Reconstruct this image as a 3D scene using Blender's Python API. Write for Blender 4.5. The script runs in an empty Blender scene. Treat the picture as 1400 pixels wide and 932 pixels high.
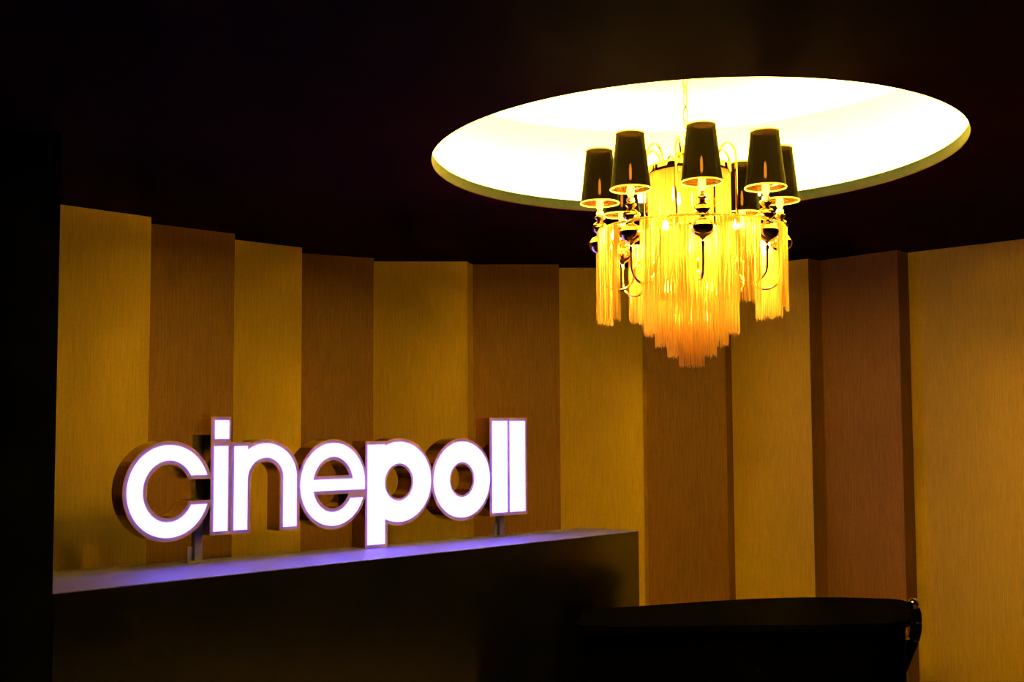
import bpy, bmesh, math, random
from mathutils import Vector, Matrix
from mathutils.geometry import tessellate_polygon

random.seed(7)
SC = bpy.context.scene
COL = SC.collection
PI = math.pi

# ------------------------------------------------------------------ camera, world, exposure
cam_data = bpy.data.cameras.new('camera')
cam = bpy.data.objects.new('camera', cam_data)
COL.objects.link(cam)
SC.camera = cam
cam_data.sensor_width = 36.0
cam_data.lens = 1500.0 / 1400.0 * 36.0
cam_data.shift_y = 25.4 / 1400.0
cam_data.clip_end = 100
TH, RO = math.radians(3.57), math.radians(-0.3)
fw = Vector((0, math.cos(TH), math.sin(TH)))
up0 = Vector((0, -math.sin(TH), math.cos(TH)))
rt0 = Vector((1, 0, 0))
rt = rt0 * math.cos(RO) + up0 * math.sin(RO)
up = up0 * math.cos(RO) - rt0 * math.sin(RO)
M = Matrix((rt, up, -fw)).transposed().to_4x4()
M.translation = (0, 0, 1.8)
cam.matrix_world = M

world = bpy.data.worlds.new('world')
SC.world = world
world.use_nodes = True
world.node_tree.nodes['Background'].inputs[0].default_value = (0, 0, 0, 1)
world.node_tree.nodes['Background'].inputs[1].default_value = 0.0

SC.view_settings.view_transform = 'Standard'
SC.view_settings.look = 'None'
SC.view_settings.exposure = 0.0
SC.view_settings.gamma = 1.0
SC.view_settings.use_curve_mapping = False
SC.cycles.use_denoising = True
SC.cycles.caustics_reflective = False
SC.cycles.caustics_refractive = False
SC.cycles.transparent_max_bounces = 16

# light levels of the room's lamps and the added low fill (emission of LED strip, bulbs, letters)
COVE_EMIT = 2750.0
RING_BULB_EMIT = 4300.0
SHADE_BULB_EMIT = 6.0
FILAMENT_EMIT = 260.0
CORE_BULB_EMIT = 1700.0
LOW_FILL_EMIT = 130.0  # added glow inside the tiers, not a lamp of the chandelier
LETTER_EMIT = (1.6, 1.1, 12.0)
WARM = (1.0, 0.62, 0.036)
WARM_BULB = (1.0, 0.58, 0.06)

# ------------------------------------------------------------------ materials
def new_mat(name):
    m = bpy.data.materials.new(name)
    m.use_nodes = True
    return m, m.node_tree.nodes, m.node_tree.links

def principled(name, col, rough=0.5, metal=0.0, spec=0.5, noise=None, coat=0.0, stint=None, ior=None):
    m, n, l = new_mat(name)
    b = n['Principled BSDF']
    b.inputs['Base Color'].default_value = (*col, 1)
    b.inputs['Roughness'].default_value = rough
    b.inputs['Metallic'].default_value = metal
    b.inputs['Specular IOR Level'].default_value = spec
    b.inputs['Coat Weight'].default_value = coat
    if ior: b.inputs['IOR'].default_value = ior
    if stint: b.inputs['Specular Tint'].default_value = (*stint, 1)
    if noise:
        sc, amt = noise
        t = n.new('ShaderNodeTexCoord')
        nz = n.new('ShaderNodeTexNoise')
        nz.inputs['Scale'].default_value = sc
        nz.inputs['Detail'].default_value = 5
        l.new(t.outputs['Object'], nz.inputs['Vector'])
        r = n.new('ShaderNodeMix'); r.data_type = 'RGBA'
        r.inputs['A'].default_value = (*[c * (1 - amt) for c in col], 1)
        r.inputs['B'].default_value = (*[min(1, c * (1 + amt)) for c in col], 1)
        l.new(nz.outputs['Fac'], r.inputs['Factor'])
        l.new(r.outputs['Result'], b.inputs['Base Color'])
        bp = n.new('ShaderNodeBump')
        bp.inputs['Strength'].default_value = 0.08
        bp.inputs['Distance'].default_value = 0.002
        l.new(nz.outputs['Fac'], bp.inputs['Height'])
        l.new(bp.outputs['Normal'], b.inputs['Normal'])
    return m

def wallpaper(name, dark, light):
    """woven vinyl wallpaper: fine vertical slub threads"""
    m, n, l = new_mat(name)
    b = n['Principled BSDF']
    b.inputs['Roughness'].default_value = 0.62
    b.inputs['Specular IOR Level'].default_value = 0.3
    t = n.new('ShaderNodeTexCoord')
    mp = n.new('ShaderNodeMapping')
    mp.inputs['Scale'].default_value = (170, 170, 6)
    l.new(t.outputs['Object'], mp.inputs['Vector'])
    nz = n.new('ShaderNodeTexNoise')
    nz.inputs['Scale'].default_value = 1.0
    nz.inputs['Detail'].default_value = 4
    nz.inputs['Roughness'].default_value = 0.7
    l.new(mp.outputs['Vector'], nz.inputs['Vector'])
    mp2 = n.new('ShaderNodeMapping')
    mp2.inputs['Scale'].default_value = (60, 60, 200)
    l.new(t.outputs['Object'], mp2.inputs['Vector'])
    n2 = n.new('ShaderNodeTexNoise')
    n2.inputs['Scale'].default_value = 1.0
    n2.inputs['Detail'].default_value = 2
    l.new(mp2.outputs['Vector'], n2.inputs['Vector'])
    ad = n.new('ShaderNodeMath'); ad.operation = 'MULTIPLY_ADD'
    ad.inputs[1].default_value = 0.3
    l.new(n2.outputs['Fac'], ad.inputs[0]); l.new(nz.outputs['Fac'], ad.inputs[2])
    cr = n.new('ShaderNodeValToRGB')
    cr.color_ramp.elements[0].position = 0.40
    cr.color_ramp.elements[0].color = (*dark, 1)
    cr.color_ramp.elements[1].position = 0.90
    cr.color_ramp.elements[1].color = (*light, 1)
    l.new(ad.outputs[0], cr.inputs['Fac'])
    l.new(cr.outputs['Color'], b.inputs['Base Color'])
    bp = n.new('ShaderNodeBump')
    bp.inputs['Strength'].default_value = 0.25
    bp.inputs['Distance'].default_value = 0.001
    l.new(ad.outputs[0], bp.inputs['Height'])
    l.new(bp.outputs['Normal'], b.inputs['Normal'])
    return m

def emission(name, col, strength):
    m, n, l = new_mat(name)
    n.remove(n['Principled BSDF'])
    e = n.new('ShaderNodeEmission')
    e.inputs['Color'].default_value = (*col, 1)
    e.inputs['Strength'].default_value = strength
    l.new(e.outputs[0], n['Material Output'].inputs['Surface'])
    return m

def sheer(name, col, clear, tint, rough=0.6, metal=0.0, spec=0.08):
    """cloth or film that lets a little light straight through"""
    m, n, l = new_mat(name)
    b = n['Principled BSDF']
    b.inputs['Base Color'].default_value = (*col, 1)
    b.inputs['Roughness'].default_value = rough
    b.inputs['Metallic'].default_value = metal
    b.inputs['Specular IOR Level'].default_value = spec
    tr = n.new('ShaderNodeBsdfTransparent')
    tr.inputs['Color'].default_value = (*tint, 1)
    mx = n.new('ShaderNodeMixShader')
    mx.inputs['Fac'].default_value = clear
    l.new(b.outputs[0], mx.inputs[1]); l.new(tr.outputs[0], mx.inputs[2])
    l.new(mx.outputs[0], n['Material Output'].inputs['Surface'])
    return m

def thread(name, col, tcol):
    m, n, l = new_mat(name)
    n.remove(n['Principled BSDF'])
    d = n.new('ShaderNodeBsdfDiffuse'); d.inputs['Color'].default_value = (*col, 1)
    t = n.new('ShaderNodeBsdfTranslucent'); t.inputs['Color'].default_value = (*tcol, 1)
    g = n.new('ShaderNodeBsdfGlossy'); g.inputs['Color'].default_value = (1, .8, .4, 1)
    g.inputs['Roughness'].default_value = 0.35
    tc = n.new('ShaderNodeTexCoord')
    mp = n.new('ShaderNodeMapping'); mp.inputs['Scale'].default_value = (420, 420, 0)
    l.new(tc.outputs['Object'], mp.inputs['Vector'])
    nz = n.new('ShaderNodeTexNoise')
    nz.inputs['Scale'].default_value = 1.0
    nz.inputs['Detail'].default_value = 1
    l.new(mp.outputs['Vector'], nz.inputs['Vector'])
    for bs, cc in ((d, col), (t, tcol)):
        cr = n.new('ShaderNodeValToRGB')
        cr.color_ramp.elements[0].position = 0.36
        cr.color_ramp.elements[0].color = (cc[0] * .72, cc[1] * .55, cc[2] * .4, 1)
        cr.color_ramp.elements[1].position = 0.56
        cr.color_ramp.elements[1].color = (*cc, 1)
        l.new(nz.outputs['Fac'], cr.inputs['Fac']); l.new(cr.outputs['Color'], bs.inputs['Color'])
    a = n.new('ShaderNodeMixShader'); a.inputs['Fac'].default_value = 0.5
    l.new(d.outputs[0], a.inputs[1]); l.new(t.outputs[0], a.inputs[2])
    b = n.new('ShaderNodeMixShader'); b.inputs['Fac'].default_value = 0.08
    l.new(a.outputs[0], b.inputs[1]); l.new(g.outputs[0], b.inputs[2])
    l.new(b.outputs[0], n['Material Output'].inputs['Surface'])
    return m

MT = dict(
    light_paper=wallpaper('ochre_wallpaper', (0.60, 0.395, 0.022), (0.88, 0.58, 0.042)),
    brown_paper=wallpaper('brown_wallpaper', (0.115, 0.050, 0.006), (0.245, 0.110, 0.014)),
    ceiling=principled('ceiling_black_paint', (0.0085, 0.0015, 0.0032), 0.8, spec=0.0036, noise=(3, .15), stint=(1.0, 0.42, 0.40)),
    recess=principled('recess_white_paint', (0.84, 0.83, 0.80), 0.7, spec=0.2, noise=(4, .02)),
    rim=principled('dark_recess_rim', (0.0042, 0.0056, 0.011), 0.6, spec=0.01),  # near-black: the rim's dimness is set in the base colour
    black_wall=principled('black_wall_paint', (0.006, 0.006, 0.007), 0.7, spec=0.2, noise=(5, .2)),
    carpet=principled('dark_carpet', (0.03, 0.022, 0.02), 0.95, spec=0.1, noise=(60, .4)),
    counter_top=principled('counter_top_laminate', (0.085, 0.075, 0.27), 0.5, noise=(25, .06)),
    counter_front=principled('counter_dark_panel', (0.0014, 0.0009, 0.0013), 0.15, spec=0.5, ior=2.0),
    desk_gloss=principled('black_gloss_lacquer', (0.0003, 0.0003, 0.0003), 0.45, spec=0.0006),
    chrome=principled('chrome', (0.85, 0.85, 0.86), 0.08, 1.0),
    rubber=principled('black_sleeve', (0.001, 0.001, 0.001), 0.4, spec=0.01),
    bronze=principled('rose_bronze_metal', (0.42, 0.27, 0.25), 0.16, 1.0),
    bronze_trim=principled('rose_bronze_trim', (0.40, 0.25, 0.24), 0.45, 0.35),
    post=principled('dark_steel', (0.30, 0.28, 0.28), 0.35, 0.9),
    gold=principled('polished_gold', (0.95, 0.66, 0.28), 0.10, 1.0),
    rope=principled('gold_braid', (0.55, 0.36, 0.10), 0.6, 0.2, noise=(200, .5)),
    shade=sheer('black_sheer_shade', (0.0006, 0.0005, 0.0003), 0.006, (1.0, 0.62, 0.45), 0.55, spec=0.003),
    shade_lining=sheer('gold_shade_lining', (0.30, 0.115, 0.016), 0.5, (1.0, 0.8, 0.6), 0.35, 0.6),
    shade_trim=principled('cream_shade_trim', (0.75, 0.58, 0.28), 0.5, 0.3),
    porcelain=principled('cream_candle_sleeve', (0.85, 0.78, 0.6), 0.35),
    fringe=thread('gold_silk_thread', (0.95, 0.72, 0.26), (0.95, 0.70, 0.22)),
    led=emission('warm_led_strip', WARM, COVE_EMIT),
    ring_bulb=emission('lit_ring_bulb', WARM_BULB, RING_BULB_EMIT),
    shade_bulb=emission('lit_shade_bulb', WARM_BULB, SHADE_BULB_EMIT),
    filament=emission('glowing_filament', WARM_BULB, FILAMENT_EMIT),
    low_fill=emission('added_low_fill', WARM_BULB, LOW_FILL_EMIT),
    core_emitter=emission('lit_core_bulb', WARM_BULB, CORE_BULB_EMIT),
    letter=emission('lit_letter_acrylic', LETTER_EMIT, 1.0),
)

# ------------------------------------------------------------------ mesh helpers
class MB:
    def __init__(self):
        self.v = []; self.f = []
    def add(self, vs, fs):
        o = len(self.v)
        self.v += [tuple(p) for p in vs]
        self.f += [tuple(i + o for i in f) for f in fs]
        return self
    def box(self, x0, x1, y0, y1, z0, z1):
        vs = [(x, y, z) for z in (z0, z1) for (x, y) in ((x0, y0), (x1, y0), (x1, y1), (x0, y1))]
        return self.add(vs, [(3, 2, 1, 0), (4, 5, 6, 7), (0, 1, 5, 4), (1, 2, 6, 5), (2, 3, 7, 6), (3, 0, 4, 7)])
    def prism(self, loops, z0, z1, fn=None):
        """loops of 2D points (first outer, rest holes) extruded from z0 to z1; fn maps (a, b, h) to xyz"""
        fn = fn or (lambda a, b, h: (a, b, h))
        ls = [[Vector((p[0], p[1], 0)) for p in lp] for lp in loops]
        tris = tessellate_polygon(ls)
        flat = [p for lp in ls for p in lp]
        n = len(flat)
        vs = [fn(p.x, p.y, z0) for p in flat] + [fn(p.x, p.y, z1) for p in flat]
        fs = []
        for a, b, c in tris:
            A, B, C_ = flat[a], flat[b], flat[c]
            if (B - A).cross(C_ - A).z < 0: b, c = c, b
            fs.append((a + n, b + n, c + n)); fs.append((c, b, a))
        o = 0
        for k, lp in enumerate(ls):
            ar = sum(lp[i].x * lp[(i + 1) % len(lp)].y - lp[(i + 1) % len(lp)].x * lp[i].y for i in range(len(lp)))
            fl = (ar > 0) == (k == 0)
            for i in range(len(lp)):
                a, b = o + i, o + (i + 1) % len(lp)
                fs.append((a, b, b + n, a + n) if fl else (b, a, a + n, b + n))
            o += len(lp)
        return self.add(vs, fs)
    def lathe(self, prof, c=(0, 0, 0), seg=16, closed=False):
        vs = []; fs = []
        m = len(prof)
        for r, z in prof:
            for i in range(seg):
                a = 2 * PI * i / seg
                vs.append((c[0] + r * math.cos(a), c[1] + r * math.sin(a), c[2] + z))
        for k in range(m if closed else m - 1):
            for i in range(seg):
                j = (i + 1) % seg; k2 = (k + 1) % m
                fs.append((k * seg + i, k * seg + j, k2 * seg + j, k2 * seg + i))
        if not closed:
            if prof[0][0] > 1e-6: fs.append(tuple(range(seg))[::-1])
            if prof[-1][0] > 1e-6: fs.append(tuple((m - 1) * seg + i for i in range(seg)))
        return self.add(vs, fs)
    def tube(self, pts, r, seg=8, closed=False, caps=True):
        pts = [Vector(p) for p in pts]
        n = len(pts)
        rs = r if isinstance(r, (list, tuple)) else [r] * n
        vs = []; fs = []
        prev = None
        for i, p in enumerate(pts):
            if closed: t = pts[(i + 1) % n] - pts[i - 1]
            else: t = pts[min(i + 1, n - 1)] - pts[max(i - 1, 0)]
            t.normalize()
            if prev is None:
                a = Vector((0, 0, 1)) if abs(t.z) < 0.9 else Vector((1, 0, 0))
                u = t.cross(a).normalized()
            else:
                u = (prev - t * prev.dot(t)).normalized()
            prev = u
            w = t.cross(u)
            for k in range(seg):
                an = 2 * PI * k / seg
                vs.append(p + (u * math.cos(an) + w * math.sin(an)) * rs[i])
        for i in range(n if closed else n - 1):
            j = (i + 1) % n
            for k in range(seg):
                q = (k + 1) % seg
                fs.append((i * seg + k, i * seg + q, j * seg + q, j * seg + k))
        if not closed and caps:
            fs.append(tuple(range(seg))[::-1]); fs.append(tuple((n - 1) * seg + k for k in range(seg)))
        return self.add(vs, fs)
    def build(self, name, mat, parent=None, smooth=False, bevel=0.0):
        me = bpy.data.meshes.new(name)
        me.from_pydata(self.v, [], self.f)
        bm = bmesh.new(); bm.from_mesh(me)
        bmesh.ops.remove_doubles(bm, verts=bm.verts, dist=1e-6)
        bmesh.ops.recalc_face_normals(bm, faces=bm.faces)
        bm.to_mesh(me); bm.free()
        me.materials.append(MT[mat])
        if smooth:
            me.polygons.foreach_set('use_smooth', [True] * len(me.polygons))
            try: me.set_sharp_from_angle(angle=math.radians(40))
            except Exception: pass
        o = bpy.data.objects.new(name, me)
        COL.objects.link(o)
        o.parent = parent
        if bevel:
            b = o.modifiers.new('bevel', 'BEVEL'); b.width = bevel; b.segments = 2
            b.limit_method = 'ANGLE'; b.angle_limit = math.radians(50)
        return o

def empty(name, loc=(0, 0, 0), parent=None):
    o = bpy.data.objects.new(name, None)
    o.empty_display_size = 0.1
    COL.objects.link(o)
    o.location = loc; o.parent = parent
    return o

def tag(o, label=None, cat=None, group=None, kind=None):
    if label: o['label'] = label
    if cat: o['category'] = cat
    if group: o['group'] = group
    if kind: o['kind'] = kind
    return o

def ell(cx, cy, a, b, n=64, a0=0.0, a1=2 * PI, end=False):
    k = n if not end else n - 1
    return [(cx + a * math.cos(a0 + (a1 - a0) * i / k), cy + b * math.sin(a0 + (a1 - a0) * i / k)) for i in range(n)]

# ------------------------------------------------------------------ room shell
H = 3.0
tag(MB().box(-4.3, 4.6, -2.2, 9.0, -0.10, 0.0).build('floor', 'carpet'), 'dark carpeted floor of the lobby', 'floor', kind='structure')

HC = (0.80, 4.893); HA, HB, HANG = 1.20, 1.149, math.radians(-62.9)
def hole(extra, n=128):
    out = []
    for i in range(n):
        t = 2 * PI * i / n
        x, y = (HA + extra) * math.cos(t), (HB + extra) * math.sin(t)
        out.append((HC[0] + x * math.cos(HANG) - y * math.sin(HANG), HC[1] + x * math.sin(HANG) + y * math.cos(HANG)))
    return out
LIP = 0.057
ceil = MB().prism([[(-4.3, -2.2), (4.6, -2.2), (4.6, 9.0), (-4.3, 9.0)], hole(0)], H, H + 0.004).build('ceiling', 'ceiling')
ceil.data.materials.append(MT['recess'])
for p in ceil.data.polygons:          # the ledge inside the recess is white
    if p.normal.z > 0.5:
        p.material_index = 1
tag(ceil, 'black painted ceiling with a large round lit recess', 'ceiling', kind='structure')
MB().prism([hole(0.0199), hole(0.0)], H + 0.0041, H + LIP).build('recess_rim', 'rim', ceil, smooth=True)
rw = MB().prism([hole(0.17), hole(0.14)], H + 0.0045, 3.50).build('recess_wall', 'recess', ceil, smooth=True)
MB().prism([hole(0.17)], 3.50, 3.53).build('recess_top', 'recess', ceil)
led = MB().tube([(x, y, H + 0.0255) for x, y in hole(0.075)], 0.011, 6, closed=True).build('cove_light', 'led')
tag(led, 'warm glowing light strip lining the ledge of the round ceiling recess', 'light strip')

# stepped wall: plan corners (left, right) of each panel, light / brown in turn
PAN = [
    ('brown_paper', (-2.92, 5.20), (-2.46, 5.55)),
    ('light_paper', (-2.47, 5.695), (-2.029, 6.123)),
    ('brown_paper', (-2.094, 6.320), (-1.696, 6.669)),
    ('light_paper', (-1.747, 6.876), (-1.385, 7.197)),
    ('brown_paper', (-1.428, 7.424), (-0.970, 7.665)),
    ('light_paper', (-0.989, 7.817), (-0.318, 7.840)),
    ('brown_paper', (-0.283, 7.983), (0.348, 8.005)),
    ('light_paper', (0.355, 8.171), (0.975, 8.190)),
    ('brown_paper', (1.012, 8.270), (1.588, 8.150)),
    ('light_paper', (1.650, 8.230), (2.120, 7.786)),
    ('brown_paper', (2.236, 7.876), (2.630, 7.422)),
    ('light_paper', (2.747, 7.545), (3.560, 6.748)),
    ('brown_paper', (3.660, 6.850), (3.980, 6.300)),
]
RET = ['brown_paper', 'light_paper', 'brown_paper', 'light_paper', 'brown_paper', 'light_paper', 'brown_paper', 'light_paper',
       'brown_paper', 'brown_paper', 'brown_paper', 'brown_paper']
ctr = Vector((0.6, 4.6))
def outward(a, b):
    d = (Vector(b) - Vector(a)).normalized()
    n = Vector((-d.y, d.x))
    if n.dot((Vector(a) + Vector(b)) / 2 - ctr) < 0: n = -n
    return n
back = []
for i, (m, L, R) in enumerate(PAN):
    n = outward(L, R)
    back += [Vector(L) + n * 0.30, Vector(R) + n * 0.30]
back = [Vector((-3.3, 4.9))] + back[0::2] + [back[-1], Vector((4.35, 6.2))]
outer = []
for i, p in enumerate(back):
    d = (p - ctr).normalized()
    outer.append(p + d * 0.12)
wall = MB().prism([[tuple(p) for p in back] + [tuple(p) for p in reversed(outer)]], 0.0, H).build('wall_back', 'black_wall')
tag(wall, 'curved wall of stepped upright ochre and brown wallpapered panels', 'wall', kind='structure')
for i, (m, L, R) in enumerate(PAN):
    n = outward(L, R)
    L, R = Vector(L), Vector(R)
    MB().prism([[tuple(L), tuple(R), tuple(R + n * 0.05), tuple(L + n * 0.05)]], 0.0, H - 0.002).build('panel', m, wall)
    if i < len(PAN) - 1:
        A, B = R, Vector(PAN[i + 1][1])
        n2 = outward(A, B)
        dd = (B - A).normalized()
        n2 = Vector((dd.y, -dd.x))
        if n2.dot(R - L) > 0: n2 = -n2          # thickness goes back behind the panel it closes off
        A2, B2 = A + n2 * 0.03 + n * 0.01, B + n2 * 0.03
        MB().prism([[tuple(A + n * 0.001), tuple(B), tuple(B2), tuple(A2)]], 0.0, H - 0.004).build('panel_return', RET[i], wall)

bwl = MB().prism([[(-4.3, 4.37), (-1.815, 4.37), (-1.868, 4.405), (-4.3, 4.405)]], 0.0, H).build('wall_left', 'black_wall')
tag(bwl, 'black partition wall at the left edge beside the counter', 'wall', kind='structure')
tag(MB().box(-4.3, -4.15, -2.2, 4.37, 0.0, H).build('wall_side', 'black_wall'), 'dark side wall of the lobby', 'wall', kind='structure')
tag(MB().box(4.32, 4.47, -2.2, 6.25, 0.0, H).build('wall_right', 'black_wall'), 'dark right wall of the lobby', 'wall', kind='structure')
tag(MB().box(-4.3, 4.47, -2.35, -2.2, 0.0, H).build('wall_front', 'black_wall'), 'dark wall behind the viewer', 'wall', kind='structure')

# ------------------------------------------------------------------ reception counter
A = Vector((-1.838, 4.440)); B = Vector((0.795, 6.957))
RR = Vector((0.46, 7.215)); RL = Vector((-2.60, 4.70))
CT = 1.15
counter = empty('reception_counter', (-0.9, 5.9, 0))
tag(counter, 'long dark angled reception counter carrying the glowing letter sign', 'counter')
def rel(o, root):
    o.parent = root
    o.matrix_parent_inverse = Matrix.Translation(root.location).inverted()
    return o
A0 = Vector((-2.02, 4.410 + 0.006)); A1 = Vector((-1.858, 4.416))
top_poly = [(-1.858, 4.416), tuple(A), tuple(B), tuple(RR), (-2.60, 4.72), (-2.60, 4.416)]
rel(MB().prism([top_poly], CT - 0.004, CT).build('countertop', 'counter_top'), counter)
d = (B - A).normalized(); nf = Vector((d.y, -d.x))
ins = 0.001
fa, fb = A - nf * ins, B - nf * ins - d * 0.006
rel(MB().prism([[tuple(fa), tuple(fb), tuple(fb - nf * 0.03), tuple(fa - nf * 0.03)]], 0.0, CT - 0.0041).build('front_panel', 'counter_front'), counter)
e0 = fb - nf * 0.0305; e1 = Vector((0.452, 7.205))
de = (e1 - e0).normalized(); ne = Vector((-de.y, de.x))
rel(MB().prism([[tuple(e0), tuple(e1), tuple(e1 + ne * 0.03), tuple(e0 + ne * 0.03)]], 0.0, CT - 0.0041).build('end_panel', 'counter_front'), counter)
r0 = e1 + ne * 0.031; r1 = Vector((-2.55, 4.745))
dr = (r1 - r0).normalized(); nr = Vector((-dr.y, dr.x))
rel(MB().prism([[tuple(r0), tuple(r1), tuple(r1 + nr * 0.03), tuple(r0 + nr * 0.03)]], 0.0, CT - 0.0041).build('back_panel', 'counter_front'), counter)

# ------------------------------------------------------------------ glowing letter sign
ang = math.radians(41.0)
su = Vector((math.cos(ang), math.sin(ang), 0)); sn = Vector((su.y, -su.x, 0))
SP = Vector((-0.8, 6.0, 0))
sign = empty('illuminated_sign', (SP.x, SP.y, CT))
tag(sign, 'glowing white lower-case letter sign with rose bronze sides on the counter', 'sign')
DEP = 0.13
def sfn(a, b, h):
    p = SP + su * a + sn * h
    return (p.x, p.y, b)
def slim(lp, dd):
    """move a closed outline inwards by dd (outwards when dd is negative)"""
    n = len(lp)
    ar = sum(lp[i][0] * lp[(i + 1) % n][1] - lp[(i + 1) % n][0] * lp[i][1] for i in range(n))
    sg = 1 if ar > 0 else -1
    out = []
    for i in range(n):
        a, b, c = Vector(lp[i - 1]), Vector(lp[i]), Vector(lp[(i + 1) % n])
        e1, e2 = (b - a).normalized(), (c - b).normalized()
        n1, n2 = Vector((-e1.y, e1.x)) * sg, Vector((-e2.y, e2.x)) * sg
        m = n1 + n2
        k = max(0.4, m.dot(n1))
        out.append(tuple(b + m * (dd / k)))
    return out
def letter(loops_body, faces, dz=0.0):
    o = rel(MB().prism(loops_body, -DEP, dz, sfn).build('letter', 'bronze', smooth=False), sign)
    o.data.materials.append(MT['bronze_trim'])
    for p in o.data.polygons:
        if p.normal.dot(sn) > 0.9: p.material_index = 1
    for lp in faces:
        lp = [slim(q, 0.0034 if i == 0 else -0.0026) for i, q in enumerate(lp)]
        f = MB().prism(lp, dz, dz + 0.006, sfn).build('lit_face', 'letter')
        f.parent = o
    return o
def rect(x0, x1, z0, z1): return [(x0, z0), (x1, z0), (x1, z1), (x0, z1)]
ZC, DL = 1.507, 0.017
def c_loop(sc, a, b, ai, bi, up_, lo):
    t0 = math.asin(up_ / b); t1 = 2 * PI - math.asin(lo / b)
    i0 = math.asin(up_ / bi); i1 = 2 * PI - math.asin(lo / bi)
    return ell(sc, ZC, a, b, 60, t0, t1, True) + ell(sc, ZC, ai, bi, 48, i1, i0, True)
# c
letter([c_loop(-1.1166, .2078 + DL, .2237 + DL, .1264 - DL, .1438 - DL, .070 - DL, .066 - DL)],
       [[c_loop(-1.1166, .2078, .2237, .1264, .1438, .070, .066)]])
# i
letter([rect(-.904, -.7965, 1.283, 1.864)], [[rect(-.886, -.806, 1.7505, 1.849)], [rect(-.889, -.8095, 1.298, 1.7213)]], -0.0006)
# n
def n_loop(x0, x1, xr, xi, a_in, sp, zt, zb, top, cx, b_in=None, ao=.18, bo=.18):
    bi = b_in
    out = [(x0, zb), (x1, zb), (x1, sp)]
    out += ell(cx, sp, a_in, bi, 24, PI, 0, True)
    out += [(xi, zb), (xr, zb)]
    th = math.acos(max(-1, (x1 - cx) / ao))
    out += ell(cx, sp, ao, bo, 36, 0, th, True)
    out += [(x1, zt), (x0, zt)]
    return out
letter([n_loop(-.7960, -.7035 + DL, -.424 + DL, -.506 - DL, .0985 - DL, 1.553, 1.7205 + DL, 1.2975 - DL, 0, -.604, .101 - DL, .18 + DL, .179 + DL)],
       [[n_loop(-.7815, -.7035, -.424, -.506, .0985, 1.553, 1.7205, 1.2975, 0, -.604, .101, .18, .179)]])
# e
def e_face():
    sc, a, b, ai, bi = -.205, .2015, .222, .1235, .1437
    zb0, zb1, zt = 1.4705, 1.536, 1.433
    lo = zb0 - ZC; tl = zt - ZC
    a_start = math.asin(lo / b) % (2 * PI)            # bar's lower right corner on the outer ellipse
    a_end = 2 * PI + math.asin(tl / b)                # tail's outer corner
    outer = ell(sc, ZC, a, b, 72, math.asin(lo / b), a_end, True)
    inner = ell(sc, ZC, ai, bi, 40, 2 * PI + math.asin(tl / bi), PI - math.asin(lo / bi), True)
    lp = outer + inner
    t = math.asin((zb1 - ZC) / bi)
    holeu = ell(sc, ZC, ai, bi, 32, t, PI - t, True)
    return [lp, holeu]
def e_body(dl):
    sc, a, b, ai, bi = -.205, .2015 + dl - .004, .222 + dl, .1235 - dl, .1437 - dl
    t = math.asin((1.536 + dl - ZC) / bi); q = math.asin((1.4705 - dl - ZC) / bi)
    return [ell(sc, ZC, a, b, 72), ell(sc, ZC, ai, bi, 32, t, PI - t, True), ell(sc, ZC, ai, bi, 32, q, -PI - q, True)]
letter(e_body(DL), [e_face()], -0.0006)
# p
def p_loop(x0, x1, zb, zt, sc, a, b):
    t = math.acos((x1 - sc) / a)
    return [(x0, zb), (x1, zb)] + ell(sc, 1.5050, a, b, 64, -t, t, True) + [(x1, zt), (x0, zt)]
letter([p_loop(.009 - .012, .127 + DL, 1.1515, 1.716 + DL, .2203, .222 + DL - .003, .225 + DL), ell(.2203, 1.5035, .0962 - .011, .1015 - .011, 48)],
       [[p_loop(.009, .127, 1.166, 1.716, .2203, .222, .225), ell(.2203, 1.5035, .0962, .1015, 48)]])
# o
letter([ell(.669, 1.502, .2108 + DL - .003, .2234 + DL, 72), ell(.6684, 1.5016, .091 - .011, .0998 - .011, 48)],
       [[ell(.669, 1.502, .2108, .2234, 72), ell(.6684, 1.5016, .091, .0998, 48)]], -0.0006)
# l l
letter([rect(.8955 - DL, 1.0258, 1.291 - DL, 1.8465 + DL)], [[rect(.8955, 1.0176, 1.291, 1.8465)]])
letter([rect(1.0262, 1.1612 + DL, 1.291 - DL, 1.8465 + DL)], [[rect(1.0345, 1.1612, 1.291, 1.8465)]])
def post(s0, s1, h0, h1, zt, fs0, fs1):
    o = rel(MB().prism([rect(s0, s1, CT + 0.008, zt)], h0, h1, sfn).build('support_post', 'post'), sign)
    f = MB().prism([rect(fs0, fs1, CT, CT + 0.008)], h0 - 0.02, h1 + 0.015, sfn).build('foot_plate', 'post', o)
    g = MB().prism([rect(s0 - 0.028, s0 - 0.002, CT + 0.008, CT + 0.075)], h0 + 0.01, h0 + 0.02, sfn).build('foot_bracket', 'post', o)
post(-0.945, -0.9045, -0.118, -0.078, 1.775, -0.985, -0.885)
post(0.985, 1.025, -0.075, -0.035, 1.275, 0.945, 1.05)

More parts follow.
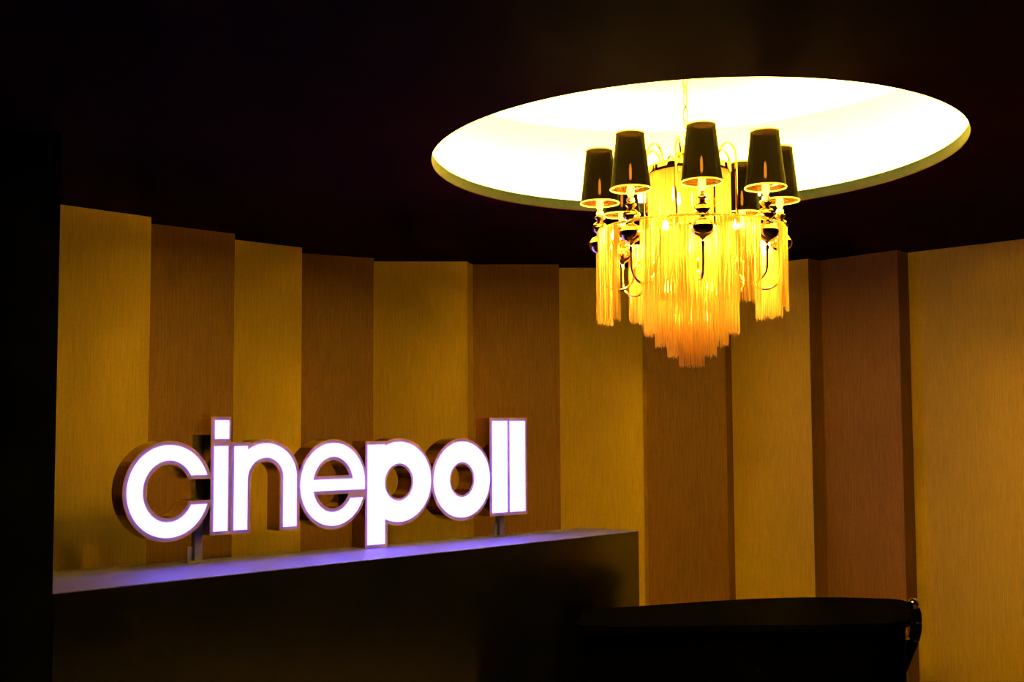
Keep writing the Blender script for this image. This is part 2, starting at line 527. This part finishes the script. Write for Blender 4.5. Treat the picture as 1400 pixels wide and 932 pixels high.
# ------------------------------------------------------------------ black curved desk, right foreground
desk = empty('curved_desk', (1.3, 6.4, 0))
tag(desk, 'black glossy low desk with rounded end in front of the counter', 'desk')
def catmull(pts, k=8):
    out = []
    n = len(pts)
    for i in range(n):
        p0, p1, p2, p3 = [Vector(pts[(i + j - 1) % n]) for j in range(4)]
        for s in range(k):
            t = s / k
            out.append(tuple(0.5 * ((2 * p1) + (p2 - p0) * t + (2 * p0 - 5 * p1 + 4 * p2 - p3) * t * t + (3 * p1 - p0 - 3 * p2 + p3) * t ** 3)))
    return out
def inset(lp, dd):
    n = len(lp); out = []
    for i in range(n):
        a, b, c = Vector(lp[i - 1]), Vector(lp[i]), Vector(lp[(i + 1) % n])
        t = (c - a).normalized()
        out.append(tuple(b + Vector((-t.y, t.x)) * dd))
    return out
outline = catmull([(0.37, 5.96), (0.78, 5.935), (1.18, 5.955), (1.62, 5.96), (1.98, 6.00), (2.18, 6.12), (2.275, 6.37), (2.355, 6.64),
                   (2.375, 6.76), (2.30, 6.835), (2.00, 6.90), (1.62, 6.885), (1.18, 6.765), (0.78, 6.615), (0.43, 6.485), (0.385, 6.30)])
rel(MB().prism([outline], 0.70, 0.74).build('desk_top', 'desk_gloss', bevel=0.006), desk)
rel(MB().prism([inset(outline, 0.035)], 0.0, 0.6995).build('desk_body', 'desk_gloss', smooth=True), desk)
# curved handle with chrome ball and collars at the rounded end
HY = 6.84
def hp(x, z, dy=0.0): return (x, HY + dy, z)
hpath = [hp(2.470, 0.680), hp(2.478, 0.650), hp(2.481, 0.596), hp(2.475, 0.543), hp(2.460, 0.486), hp(2.426, 0.410), hp(2.390, 0.322), hp(2.345, 0.243), hp(2.290, 0.180)]
hd = rel(MB().tube(hpath, [0.030, .033, .034, .034, .034, .033, .032, .031, .029], 14).build('handle', 'rubber', smooth=True), desk)
def sub(o, par):
    o.parent = par
    return o
MB().lathe([(0.0, -0.038)] + [(0.038 * math.cos(t), 0.038 * math.sin(t)) for t in [-PI / 2 + PI * k / 12 for k in range(1, 12)]] + [(0.0, 0.038)], (2.461, HY - 0.01, 0.708), 20).build('ball_finial', 'chrome', hd, smooth=True)
def collar(i, w=0.006):
    a, b, c = Vector(hpath[i - 1]), Vector(hpath[i]), Vector(hpath[i + 1])
    t = (c - a).normalized()
    MB().tube([b - t * w, b + t * w], 0.0368, 18).build('collar', 'chrome', hd, smooth=True)
collar(2); collar(4)
MB().tube([hp(2.455, 0.486), hp(2.24, 0.480, -.03)], 0.009, 8).build('handle_bracket', 'chrome', hd, smooth=True)
MB().tube([hp(2.461, 0.700, -0.01), hp(2.30, 0.700, -0.08)], 0.026, 12).build('handle_bracket', 'rubber', hd, smooth=True)

# ------------------------------------------------------------------ chandelier
CX, CY = 0.797, 4.85
ch = empty('chandelier', (CX, CY, 2.07))
tag(ch, 'gold tiered chandelier with black shades and long silk fringe under the round recess', 'chandelier')
ch_inv = Matrix.Translation((CX, CY, 2.07)).inverted()
def part(mb, name, mat, smooth=True, parent=None):
    """chandelier meshes are laid out around the axis x=y=0 with real heights"""
    o = mb.build(name, mat, smooth=smooth)
    if parent is None:
        o.parent = ch
        o.location = (0, 0, -2.07)
    else:
        o.parent = parent
    return o
RZ = 2.668; RR_ = 0.409
def circ(r, z, n=72): return [(r * math.cos(2 * PI * i / n), r * math.sin(2 * PI * i / n), z) for i in range(n)]
# braided main ring: two strands twisted round each other
mr = MB()
for ph in (0, PI):
    pts = []
    for i in range(360):
        a = 2 * PI * i / 360; tw = 60 * a + ph
        r = RR_ + 0.0035 * math.cos(tw)
        pts.append((r * math.cos(a), r * math.sin(a), RZ + 0.0035 * math.sin(tw)))
    mr.tube(pts, 0.0042, 5, closed=True)
part(mr, 'main_ring', 'rope')
part(MB().tube(circ(0.207, RZ), 0.005, 8, closed=True), 'inner_ring', 'gold')
part(MB().lathe([(0.176, 2.925), (0.186, 2.925), (0.188, 2.935), (0.188, 2.952), (0.186, 2.960), (0.176, 2.960)], seg=64, closed=True), 'top_band', 'gold')
# stem with turned knobs and top plate spokes
part(MB().lathe([(0.0, 2.60), (.012, 2.60), (.012, 2.93), (.03, 2.94), (.03, 2.955), (.014, 2.965), (.012, 2.975), (.03, 2.985), (.048, 3.00), (.054, 3.02), (.048, 3.04), (.03, 3.055),
                 (.014, 3.065), (.012, 3.08), (.022, 3.09), (.022, 3.10), (.010, 3.11), (.008, 3.14), (0, 3.145)], seg=24), 'stem', 'gold')
def angp(deg, r, z):
    a = math.radians(deg)          # 0 faces the viewer, positive to the right
    return (r * math.sin(a), -r * math.cos(a), z)
ARM = [-2 + 45 * k for k in range(8)]
MID = [a + 22.5 for a in ARM]
# upright rods with an arch at the top that drops back onto the band
for a in MID:
    pts = [angp(a, 0.212, RZ), angp(a, 0.212, 2.80), angp(a, 0.212, 2.985)]
    pts += [angp(a, 0.172 + 0.040 * math.cos(t), 2.985 + 0.068 * math.sin(t)) for t in [PI * k / 12 for k in range(1, 12)]]
    pts += [angp(a, 0.132, 2.985), angp(a, 0.132, 2.945)]
    rod = part(MB().tube(pts, 0.0052, 8), 'arched_rod', 'gold')
    MB().tube([angp(a, 0.132, 2.948), angp(a, 0.02, 2.948)], 0.004, 6).build('spoke', 'gold', rod, smooth=True)
for a in MID:
    part(MB().tube([angp(a, 0.207, RZ), angp(a, RR_, RZ)], 0.004, 6), 'ring_spoke', 'gold')
# light bulbs under the ring between the arms and in the core, plus added low fill
def bulb_mb(deg, r, z, rad, h):
    c = angp(deg, r, z)
    prof = [(0, -h)] + [(rad * math.cos(t), -h + rad + rad * math.sin(t)) for t in [-PI / 2 + PI / 2 * k / 5 for k in range(1, 6)]] + [(rad * 0.8, -0.012), (rad * 0.55, 0), (0, 0)]
    return MB().lathe(prof, c, 12)
for a in MID:
    b = part(bulb_mb(a, 0.380, RZ - 0.016, 0.013, 0.036), 'ring_bulb', 'ring_bulb')
    MB().lathe([(0, 0), (.011, 0), (.011, .014), (0, .014)], angp(a, 0.380, RZ - 0.016), 12).build('socket', 'gold', b)
for k in range(4):
    a = 30 + 90 * k
    part(bulb_mb(a, 0.085, 2.86, 0.014, 0.055), 'core_emitter', 'core_emitter')
    part(bulb_mb(a + 45, 0.13, 2.60, 0.012, 0.045), 'core_emitter', 'core_emitter')
    part(bulb_mb(a, 0.132, 2.44, 0.018, 0.05), 'core_emitter', 'low_fill')  # added glow, here and below, to brighten the lower fringe
    part(bulb_mb(a + 45, 0.080, 2.31, 0.016, 0.045), 'core_emitter', 'low_fill')
part(bulb_mb(0, 0.0, 2.29, 0.016, 0.05), 'core_emitter', 'low_fill')

# ---- arms
def make_arm():
    AR = 0.400
    j = [(0, -AR, 2.585), (0, -AR, 2.56), (0, -AR, 2.52), (0, -AR, 2.48)]
    j += [(0, -AR + 0.075 - 0.075 * math.cos(t), 2.48 - 0.070 * math.sin(t)) for t in [PI * k / 14 for k in range(1, 14)]]
    j += [(0, -AR + 0.15, 2.48), (0, -AR + 0.15, 2.50), (0, -AR + 0.163, 2.53), (0, -AR + 0.19, 2.545), (0, -0.212, 2.545)]
    arm = part(MB().tube(j, [0.0085, 0.0075] + [0.0056] * (len(j) - 2), 10), 'arm', 'gold')
    c = (0, -AR, 0)
    def sp(mb, name, mat, smooth=True):
        return mb.build(name, mat, arm, smooth=smooth)
    # grooved lower ball, ridged upper knob, small collars
    sp(MB().lathe([(0, 2.540), (.008, 2.540), (.010, 2.556), (.006, 2.566), (.016, 2.576), (.034, 2.585), (.046, 2.597), (.051, 2.611), (.0515, 2.618), (.049, 2.620), (.0505, 2.623), (.047, 2.630), (.045, 2.632), (.045, 2.634), (.036, 2.645),
                   (.020, 2.652), (.012, 2.656), (.012, 2.664), (0, 2.664)], c, 24), 'lower_ball', 'gold')
    sp(MB().lathe([(0, 2.664), (.012, 2.664), (.020, 2.668), (.030, 2.676), (.035, 2.686), (.035, 2.690), (.032, 2.692), (.035, 2.694), (.034, 2.702), (.031, 2.704), (.031, 2.706), (.024, 2.713), (.014, 2.718), (.012, 2.722),
                   (.018, 2.726), (.024, 2.733), (.024, 2.738), (.018, 2.744), (.012, 2.748), (0, 2.748)], c, 24), 'upper_knob', 'gold')
    sp(MB().lathe([(0, 2.748), (.016, 2.748), (.018, 2.754), (.016, 2.764), (.010, 2.768), (0, 2.768)], c, 16), 'candle_sleeve', 'porcelain')
    sp(MB().lathe([(0, 2.768), (.009, 2.769), (.0145, 2.780), (.0165, 2.795), (.0150, 2.812), (.010, 2.828), (.006, 2.840), (0, 2.842)], c, 16), 'bulb', 'shade_bulb')
    sp(MB().lathe([(0, 2.843), (.004, 2.844), (.0058, 2.853), (.0058, 2.89), (.004, 2.905), (.002, 2.912), (0, 2.914)], c, 12), 'bulb_filament', 'filament')
    zb, zt, rb, rt_ = 2.803, 3.040, 0.0855, 0.0595
    def cone(off, za, zc):
        def rr(z): return rb + (rt_ - rb) * (z - zb) / (zt - zb) + off
        vs = []; fs = []; S = 40
        for z in (za, zc):
            for i in range(S):
                t = 2 * PI * i / S
                vs.append((c[0] + rr(z) * math.cos(t), c[1] + rr(z) * math.sin(t), z))
        fs = [(i, (i + 1) % S, S + (i + 1) % S, S + i) for i in range(S)]
        return MB().add(vs, fs)
    sp(cone(0, zb, zt), 'lamp_shade', 'shade')
    sp(cone(-0.0015, zb, zt), 'shade_lining', 'shade_lining')
    sp(MB().tube([(c[0] + rt_ * math.cos(2 * PI * i / 40), c[1] + rt_ * math.sin(2 * PI * i / 40), zt) for i in range(40)], 0.0038, 6, closed=True), 'top_trim', 'shade_trim')
    sp(MB().tube([(c[0] + rb * math.cos(2 * PI * i / 40), c[1] + rb * math.sin(2 * PI * i / 40), zb) for i in range(40)], 0.0034, 6, closed=True), 'bottom_trim', 'shade_trim')
    car = MB()
    for k in range(3):
        t = 2 * PI * k / 3 + 0.5
        car.tube([(c[0] + .014 * math.cos(t), c[1] + .014 * math.sin(t), 2.80), (c[0] + (rb - .003) * math.cos(t), c[1] + (rb - .003) * math.sin(t), 2.812)], 0.002, 5)
    sp(car, 'shade_carrier', 'gold')
    return arm
arm0 = make_arm()
arm_list = [arm0]
for k in range(1, 8):
    a = arm0.copy(); COL.objects.link(a); a.parent = ch
    for chd in list(arm0.children):
        c2 = chd.copy(); COL.objects.link(c2); c2.parent = a
    arm_list.append(a)
for a, deg in zip(arm_list, ARM):
    a.rotation_euler = (0, 0, math.radians(deg))

# ---- silk fringe: every strand real, one part for each curtain of strands
def strand(mb, x, y, zt, zb, w, sway):
    a0 = random.uniform(0, 2 * PI)
    vs = []
    for t in (0, 0.5, 1):
        z = zt + (zb - zt) * t
        ox, oy = sway[0] * t * t, sway[1] * t * t
        ww = w * (1 - 0.35 * t)
        for k in range(3):
            an = a0 + 2 * PI * k / 3
            vs.append((x + ox + ww * math.cos(an), y + oy + ww * math.sin(an), z))
    fs = []
    for s in range(2):
        for k in range(3):
            q = (k + 1) % 3
            fs.append((s * 3 + k, s * 3 + q, s * 3 + 3 + q, s * 3 + 3 + k))
    fs.append((8, 7, 6))
    mb.add(vs, fs)
def curtain(name, r, zt, zb, d0, d1, pitch, rows=1, jit=0.018, w=0.0014):
    mb = MB()
    n = max(3, int(math.radians(d1 - d0) * r / pitch))
    for row in range(rows):
        rr = r - row * 0.005
        run = 0; off = 0
        for i in range(n):
            if run == 0:
                run = random.randint(3, 9); off = random.uniform(-jit * 0.4, jit * 0.4)
            run -= 1
            deg = d0 + (d1 - d0) * (i + random.uniform(.2, .8)) / n
            x, y, _ = angp(deg, rr + random.uniform(-.002, .002), 0)
            strand(mb, x, y, zt, zb + off + random.uniform(-jit * .5, jit * .5), w,
                   (random.gauss(0, .0016), random.gauss(0, .0016)))
    o = part(mb, name, 'fringe', smooth=False)
    o['kind'] = 'stuff'
    return o
SECT_Z = [2.315, 2.312, 2.300, 2.290, 2.300, 2.280, 2.258, 2.318]   # lower edge of each curtain, from the one right of the front arm
for k, a in enumerate(MID):
    curtain('ring_fringe', 0.419, RZ - 0.004, SECT_Z[k], a - 14.5, a + 14.5, 0.0045, rows=2)
curtain('upper_fringe', 0.180, 2.935, 2.655, 0, 360, 0.0034, rows=3, jit=0.006)
curtain('tier_fringe', 0.207, RZ - 0.004, 2.216, 0, 360, 0.0040, rows=2)
curtain('tier_fringe', 0.158, RZ - 0.02, 2.163, 0, 360, 0.0040, rows=2)
curtain('tier_fringe', 0.107, RZ - 0.02, 2.118, 0, 360, 0.0040, rows=2)
curtain('tier_fringe', 0.054, RZ - 0.02, 2.073, 0, 360, 0.0036, rows=2)

# ---- chain up to the canopy in the recess
z = 3.140
k = 0
while z < 3.40:
    hgt, wid = 0.104, 0.0115
    lp = []
    for i in range(20):
        t = 2 * PI * i / 20
        s = wid * math.cos(t); v = (hgt / 2) * (abs(math.sin(t)) ** 0.8) * (1 if math.sin(t) >= 0 else -1)
        yaw = math.radians(25 + 90 * (k % 2))
        lp.append((-0.012 + s * math.cos(yaw), s * math.sin(yaw), z + v + hgt / 2 - 0.004))
    part(MB().tube(lp, 0.0032, 6, closed=True), 'chain_link', 'gold')
    z += 0.0945; k += 1
part(MB().tube([(-0.006, 0, 3.13), (-0.020, 0.004, 3.20), (-0.004, -.006, 3.27), (-0.022, 0.003, 3.34), (-0.005, 0, 3.41), (-0.012, 0, 3.475)], 0.0028, 6), 'supply_cable', 'rope')
part(MB().lathe([(0, 3.465), (.02, 3.465), (.045, 3.478), (.06, 3.492), (.062, 3.4998), (0, 3.4998)], (-0.012, 0, 0), 32), 'canopy', 'gold')
bpy.context.view_layer.update()
